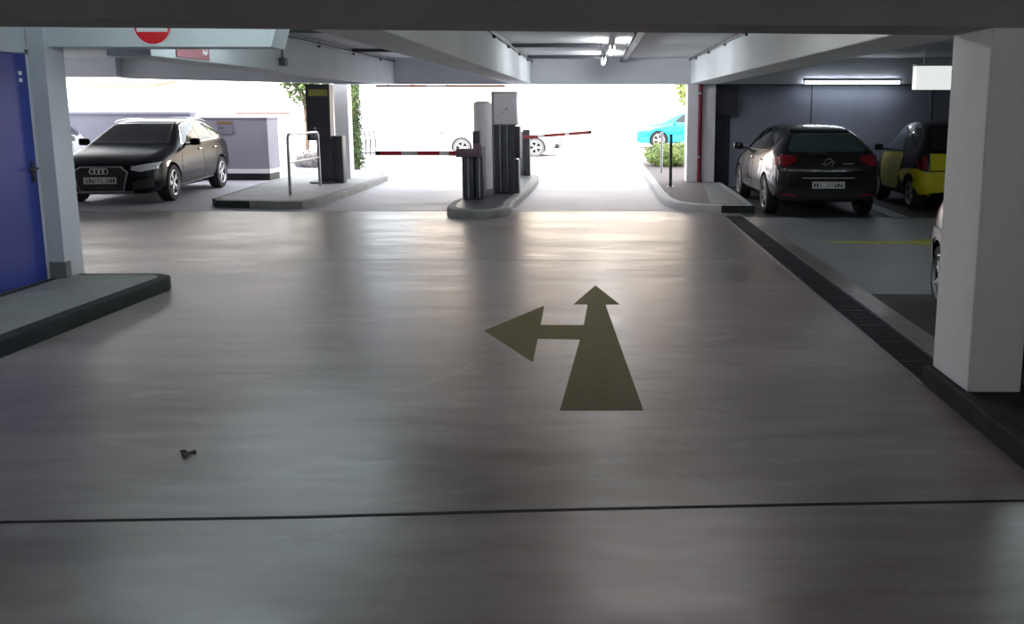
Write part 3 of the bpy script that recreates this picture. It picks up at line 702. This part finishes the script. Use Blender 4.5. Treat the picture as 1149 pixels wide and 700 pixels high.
O.patch('tail_light_side', [(4.32, .99), (4.05, .98), (4.18, .86), (4.33, .87)], 'left', 'redlens', off=.006); O.patch('tail_light_side', [(4.32, .99), (4.05, .98), (4.18, .86), (4.33, .87)], 'right', 'redlens', off=.006)
xr = O.plate('rear', .55)
O.patch('plate_recess_bar', [(-.42, .67), (.42, .67), (.42, .655), (-.42, .655)], 'rear', 'steel', off=.012)
hz = O.bvh.ray_cast(Vector((-6, 0, .90)), Vector((1, 0, 0)))[0]
bm = B(); lathe(bm, [(.055, -.008), (.078, -.008), (.078, .008), (.055, .008)], 24, Matrix.Translation((hz.x-.012, 0, .90)) @ Matrix.Rotation(PI/2, 4, 'Y'), 0, True)
box(bm, hz.x-.022, hz.x-.006, -.11, .01, .902, .922); box(bm, hz.x-.02, hz.x-.006, -.01, .11, .878, .898); obj('badge', bm, 'chrome', O.root, 40)
bm = B(); tube(bm, [(hz.x+.06, .05, 1.055), (hz.x+.035, .2, 1.06), (hz.x+.06, .42, 1.09)], .009, 8); cyl(bm, (hz.x+.02, .05, 1.05), (hz.x+.1, .05, 1.05), .02); obj('rear_wiper', bm, 'black', O.root, 50)
O.patch('tailgate_script', [(-.24, .895), (-.40, .895), (-.40, .88), (-.24, .88)], 'rear', 'steel', off=.01)
O.patch('spoiler_lip', [(-.5, 1.385), (.5, 1.385), (.47, 1.415), (-.47, 1.415)], 'rear', 'black', off=.02)
O.patch('bumper_reflector', [(.5, .40), (.74, .41), (.74, .38), (.5, .37)], 'rear', 'redlens', off=.006, mirror=True)
O.patch('headlight', [(.45, .72), (.85, .86), (.86, .74), (.5, .62)], 'front', 'lens', off=.006, mirror=True)
seams(O, [[(1.32, .32), (1.34, .6), (1.42, .98)], [(2.42, .30), (2.44, .6), (2.44, 1.03)], [(3.10, .42), (3.30, .70), (3.42, 1.05)], [(3.98, .62), (4.1, .74), (4.32, .80)]])
for ch in O.root.children:
    for g_ in ch.children:
        if g_.name.startswith('rim'): g_.data.materials[0] = M['rimdark']
O.mirrors(1.55, .91, 1.05, 'paintdark'); O.handles((2.3, 3.15), .90, 'chrome')
O.place(3.46, 13.22+4.42*.92/2, PI/2, .92)

# --- small two-seater
stS = [(0, .30, .50, .55, .50, .40), (.04, .22, .58, .66, .64, .5), (.15, .18, .68, .78, .73, .56), (.38, .18, .80, .92, .775, .60), (.58, .18, .88, 1.03, .78, .60), (.75, .18, .91, 1.18, .78, .58), (1.05, .18, .93, 1.42, .78, .55), (1.3, .18, .94, 1.51, .78, .54),
       (1.7, .18, .95, 1.54, .78, .54), (2.1, .18, .96, 1.52, .78, .53), (2.35, .2, .96, 1.45, .78, .53), (2.5, .22, .95, 1.30, .765, .55), (2.6, .24, .90, 1.0, .73, .58), (2.67, .28, .72, .78, .67, .56), (2.7, .34, .60, .62, .54, .46)]
S = Car('parked_car', 'yellow and black two-seater car parked beside the dark hatchback', 2.7, stS, 'cell', [(.42, .75), (2.27, .755)], .29, 1.56)
S.sides('side_window', [(.82, .99), (1.12, 1.36), (1.3, 1.42), (1.62, 1.43), (1.66, 1.0)], 'glass2', off=.006)
S.sides('rear_side_window', [(1.86, 1.05), (1.84, 1.42), (2.1, 1.40), (2.28, 1.25), (2.3, 1.08)], 'glass', off=.006)
S.sides('door_panel', [(.68, .93), (1.3, .965), (1.72, .975), (1.82, .90), (1.66, .38), (1.5, .31), (.82, .31), (.78, .45)], 'yellow', off=.014, thick=.02)
S.sides('rear_fender', [(1.78, .60), (1.86, .67), (2.1, .71), (2.55, .73), (2.69, .66), (2.69, .30), (2.64, .28)]+wheel_arc(2.27, .29, .35, 180-8, 28)+[(1.93, .42)][:0], 'yellow', off=.016, thick=.02)
S.patch('rear_bumper', [(-.74, .68), (.74, .68), (.76, .45), (.70, .30), (.4, .34), (-.4, .34), (-.70, .30), (-.76, .45)], 'rear', 'yellow', off=.02, thick=.02)
S.patch('tailgate_panel', [(-.55, .98), (.55, .98), (.57, .70), (-.57, .70)], 'rear', 'yellow', off=.022, thick=.02)
S.patch('rear_window', [(-.52, 1.05), (.52, 1.05), (.47, 1.40), (-.47, 1.40)], 'rear', 'glass', off=.006)
S.patch('tail_light', [(.60, .96), (.73, .94), (.73, .72), (.60, .72)], 'rear', 'redlens', off=.012, mirror=True)
S.patch('bonnet_panel', [(-.5, .72), (.5, .72), (.5, .9), (-.5, .9)], 'front', 'yellow', off=.01)
S.patch('windscreen', [(-.55, 1.05), (.55, 1.05), (.48, 1.42), (-.48, 1.42)], 'front', 'glass', off=.006)
S.patch('headlight', [(.48, .72), (.7, .80), (.7, .66), (.5, .60)], 'front', 'lens', off=.01, mirror=True)
S.patch('front_bumper', [(-.66, .58), (.66, .58), (.62, .34), (-.62, .34)], 'front', 'yellow', off=.012)
S.patch('tailgate_groove', [(-.54, .70), (.54, .70), (.54, .68), (-.54, .68)], 'rear', 'black', off=.03)
S.mirrors(.86, .78, 1.02, 'black', .9)
S.place(5.09+.78*.93, 14.1+2.7*.93/2, PI/2, .93)
dup(S.root, (3.40, 6.27, 0), -PI/2-math.radians(8), 'pale silver small car, only one wheel showing past the near white column', None, {'yellow_car_paint': 'silver', 'gloss_black_body_shell': 'silver'})
kids = None

# --- two cars on the street
dup(O.root, (3.85, 37.2, 0), PI, 'turquoise car out on the street behind the exit column', None, {'dark_aubergine_car_paint': 'turq', 'dull_rim': 'rim'}, (1, 1, 1))
dup(A.root, (-3.23, 30.9, 0), 0, 'white car crossing outside beyond the exit barriers', None, {'black_car_paint': 'whitecar', 'tinted_window_glass': 'glass3', 'tyre_rubber': 'rimdark'}, (.94, .94, .94))

# ------------------------------------------------------------------ outside
bm = B(); box(bm, -20, -9.62, 21.4, 21.7, 0, 1.5, .01); box(bm, -20, -9.6, 21.36, 21.74, 1.47, 1.53, .008); struct('wall_parapet', bm, 'parapet')
t = thing('utility_cabinet', 'long lilac-grey enclosure with a dark base behind the black car', 'cabinet', (-8.5, 20.6, 0))
bm = B(); box(bm, -1.12, 1.1, -.3, .4, .26, 1.38, .01); obj('cabinet_body', bm, 'greyboxm', t)
bm = B(); box(bm, -1.14, 1.12, -.32, .42, 1.38, 1.42, .008); obj('lid', bm, 'greyboxm', t)
bm = B(); box(bm, -1.05, 1.12, -.33, .38, .16, .255, .01); obj('plinth_rail', bm, 'head', t)
bm = B(); box(bm, -1.08, 1.08, -.26, .38, 0, .16); obj('base', bm, 'black', t)
for x in (1.0, -.02):
    bm = B(); box(bm, x, x+.03, -.306, -.3, .28, 1.36); obj('seam', bm, 'parapet', t)
t = thing('notice_plate', 'small brown and grey notice on the lilac enclosure', 'sign', (-8.33, 20.29, 1.04))
bm = B(); box(bm, -.2, .16, -.012, 0, 0, .30, .003); obj('plate', bm, 'noticegrey', t)
bm = B(); box(bm, -.18, .15, -.016, -.012, .22, .29, .001); obj('brown_band', bm, 'brown', t)
bm = B(); box(bm, -.15, -.05, -.016, -.012, .13, .15, .001); obj('dark_mark', bm, 'black', t)
# leaves
def leaves(bm, n, f, size):
    for _ in range(n):
        p, nd = f(); nd = Vector(nd).normalized()
        q = (nd+Vector((random.uniform(-.7, .7), random.uniform(-.7, .7), random.uniform(-.5, .9)))).normalized()
        a = q.orthogonal().normalized(); a.rotate(Matrix.Rotation(random.uniform(0, 2*PI), 3, q)); b = q.cross(a)
        s = size*random.uniform(.6, 1.2); c = Vector(p)
        vs = [bm.verts.new(c+a*s), bm.verts.new(c+b*s*.6+q*s*.15), bm.verts.new(c-a*s*.8), bm.verts.new(c-b*s*.6+q*s*.15)]
        bm.faces.new(vs)
def ell(c, r, fill=.6):
    def f():
        while True:
            v = Vector((random.gauss(0, 1), random.gauss(0, 1), random.gauss(0, 1)))
            if v.length > .01: break
        v.normalize(); k = random.uniform(fill, 1)*(1+.12*math.sin(v.x*7+v.z*5))
        return (c[0]+v.x*r[0]*k, c[1]+v.y*r[1]*k, c[2]+v.z*r[2]*k), tuple(v)
    return f
t = thing('ivy_post', 'tall narrow ivy-covered post right of the white island column', 'plant', (-6.42, 24, 0))
bm = B(); cyl(bm, (0, 0, 0), (0, 0, 3.6), .11, seg=12); obj('stem', bm, 'bark', t)
bm = B()
def fi():
    a = random.uniform(0, 2*PI); z = random.uniform(.05, 3.6); r = random.uniform(.12, .2)*(1+.15*math.sin(z*5+a*2))
    return (r*math.cos(a), r*math.sin(a), z), (math.cos(a), math.sin(a), .2)
leaves(bm, 3000, fi, .045); obj('foliage', bm, 'leaf', t)
def tree(loc, cr, label, m, th, n=2600, sz=.09):
    t = thing('tree', label, 'tree', loc)
    bm = B(); tube(bm, [(0, 0, 0), (.03, .02, th*.5), (0, 0, th)], .07, 10)
    for a in (0, 2.1, 4.2): tube(bm, [(0, 0, th*.8), (.3*cr[0]*math.cos(a), .3*cr[1]*math.sin(a), th+.3), (.6*cr[0]*math.cos(a), .6*cr[1]*math.sin(a), th+.7)], .03, 8)
    obj('trunk', bm, 'bark', t)
    bm = B(); leaves(bm, n, ell((0, 0, th+cr[2]*.75), cr, .35), sz); obj('foliage', bm, m, t)
tree((-9.0, 28, 0), (.95, .9, 1.2), 'green tree whose crown shows above and left of the black pay column', 'leaf', 2.0)
tree((4.2, 40, 0), (.8, .9, 1.2), 'yellow-green tree beyond the turquoise car', 'leafy', 1.8, 2200)
t = thing('round_bush', 'yellow-green bush on the paved island behind the thin posts', 'bush', (1.95, 23.6, .125))
bm = B()
for a in range(7): tube(bm, [(0, 0, 0), (.25*math.cos(a), .25*math.sin(a), .2), (.5*math.cos(a), .5*math.sin(a), .42)], .012, 6)
obj('stem', bm, 'bark', t)
bm = B(); leaves(bm, 5200, ell((0, .1, .26), (.72, .9, .36), .45), .045); obj('foliage', bm, 'leafy', t)
t = thing('stone_pile', 'low rough grey stone boulder behind the hoop rail', 'stone', (-7.75, 25.0, 0))
bm = B(); s_ = bmesh.new(); bmesh.ops.create_icosphere(s_, subdivisions=4, radius=1)
for v in s_.verts:
    k = 1+.08*math.sin(v.co.x*9+v.co.z*7)+.07*math.sin(v.co.y*11+v.co.x*5)+random.uniform(-.02, .02)
    v.co = Vector((v.co.x*.62*k, v.co.y*.35*k, max(-.02, v.co.z*.30*k+.17)))
merge(bm, s_); obj('boulder', bm, 'rock', t, 50)
t = thing('bicycle_rack', 'small dark metal rack of upright bars beside the ivy post', 'rack', (-7.9, 31, 0), .2)
for x in (-.22, -.05, .1, .27):
    bm = B(); tube(bm, [(x, 0, 0), (x+.03, 0, .5), (x-.02, 0, .84)], .02, 8); obj('upright_bar', bm, 'dark', t, 60)
bm = B(); cyl(bm, (-.32, 0, .08), (.34, 0, .08), .02); cyl(bm, (-.32, 0, .8), (.0, 0, .72), .018); obj('rail', bm, 'dark', t, 60)
t = thing('red_rail', 'thin dull red bar on two white stands beyond the lilac enclosure', 'rail', (-8.85, 24, 0))
bm = B(); box(bm, -.72, .74, -.02, .02, 1.46, 1.51, .004); obj('bar', bm, 'dullred', t)
for x in (-.6, .62):
    bm = B(); cyl(bm, (x, 0, 0), (x, 0, 1.46), .025); obj('stand', bm, 'white', t, 40)
t = thing('street_sign', 'small grey sign plates on a thin pole across the street', 'sign', (.05, 39.5, 0))
bm = B(); cyl(bm, (0, 0, 0), (0, 0, 1.1), .02, seg=10); obj('pole', bm, 'white', t)
for q in ((-.25, .25, .85, 1.05), (-.05, .3, .30, .5)):
    bm = B(); box(bm, q[0], q[1], -.03, -.01, q[2], q[3], .004); obj('plate', bm, 'head', t)
bm = B(); cyl(bm, (2.55, 36, 0), (2.55, 36, 3.4), .03, .02, 10); lathe(bm, [(.06, 0), (.06, .12), (.03, .14), (.001, .14)], 12, Matrix.Translation((2.55, 36, 0))); 
bm.free()
# facades
def facade(name, x0, x1, y, h, m, label, wins, face=-1, awning=None):
    t = thing(name, label, 'building', ((x0+x1)/2, y, 0)); w = (x1-x0)/2
    bm = B(); box(bm, -w, w, 0, 6, 0, h); obj('wall', bm, m, t)
    bm = B(); box(bm, -w-.15, w+.15, -.2, 6.2, h, h+.25); obj('roof_edge', bm, 'white', t)
    for (x, z, ww, hh) in wins:
        bm = B(); box(bm, x-ww/2-.07, x+ww/2+.07, -.06, 0, z-.07, z+hh+.07, .01); f = obj('window', bm, 'white', t)
        bm = B(); box(bm, x-ww/2, x+ww/2, -.07, -.055, z, z+hh); obj('pane', bm, 'pane', f)
    return t
facade('apartment_building', -9, 16, 44, 10, 'facade', 'cream building across the street straight beyond the exit', [(-11+i*3.1, z, 1.3, 1.5) for i in range(8) for z in (3.4, 6.6)])
b2 = facade('house', -32, -10.6, 34, 8, 'facade2', 'white house across the street at the left with a reddish awning', [(-8+i*3.0, z, 1.2, 1.4) for i in range(6) for z in (3.9, 6.0)])
bm = B(); prism(bm, [(2.7, -1.6), (5.6, -1.6), (5.6, 0), (2.7, 0)], 2.82, 2.88)
for v in bm.verts: v.co.z += v.co.y*.12-.25
obj('awning', bm, 'awn', b2)
facade('apartment_building', 20, 40, 40, 10, 'facade2', 'white building at the far right of the street', [(-6+i*3.1, z, 1.3, 1.5) for i in range(4) for z in (3.4, 6.6)])

# ------------------------------------------------------------------ camera, world, sun
cam = bpy.data.cameras.new('camera'); co = bpy.data.objects.new('camera', cam); COL.objects.link(co)
co.location = (0, 0, 1.65); co.rotation_euler = (PI/2-math.atan(.165), 0, 0)
cam.sensor_width = 36; cam.lens = 1000/1149*36
cam.shift_x = -(668-574.5)/1149; cam.shift_y = -(350-285)/1149
cam.clip_end = 500; scn.camera = co
w = bpy.data.worlds.new('sky'); scn.world = w; w.use_nodes = True
bg = w.node_tree.nodes['Background']; bg.inputs['Color'].default_value = (.86, .93, 1, 1); bg.inputs['Strength'].default_value = 4.2
sun = bpy.data.lights.new('sun', 'SUN'); sun.energy = 14; sun.angle = math.radians(1); sun.color = (1, .90, .76)
so = bpy.data.objects.new('sun', sun); COL.objects.link(so); so.rotation_euler = (math.radians(42), 0, math.radians(-20))
scn.view_settings.view_transform = 'Standard'; scn.view_settings.look = 'None'; scn.view_settings.gamma = 1
scn.view_settings.exposure = 0
scn.view_settings.use_curve_mapping = False
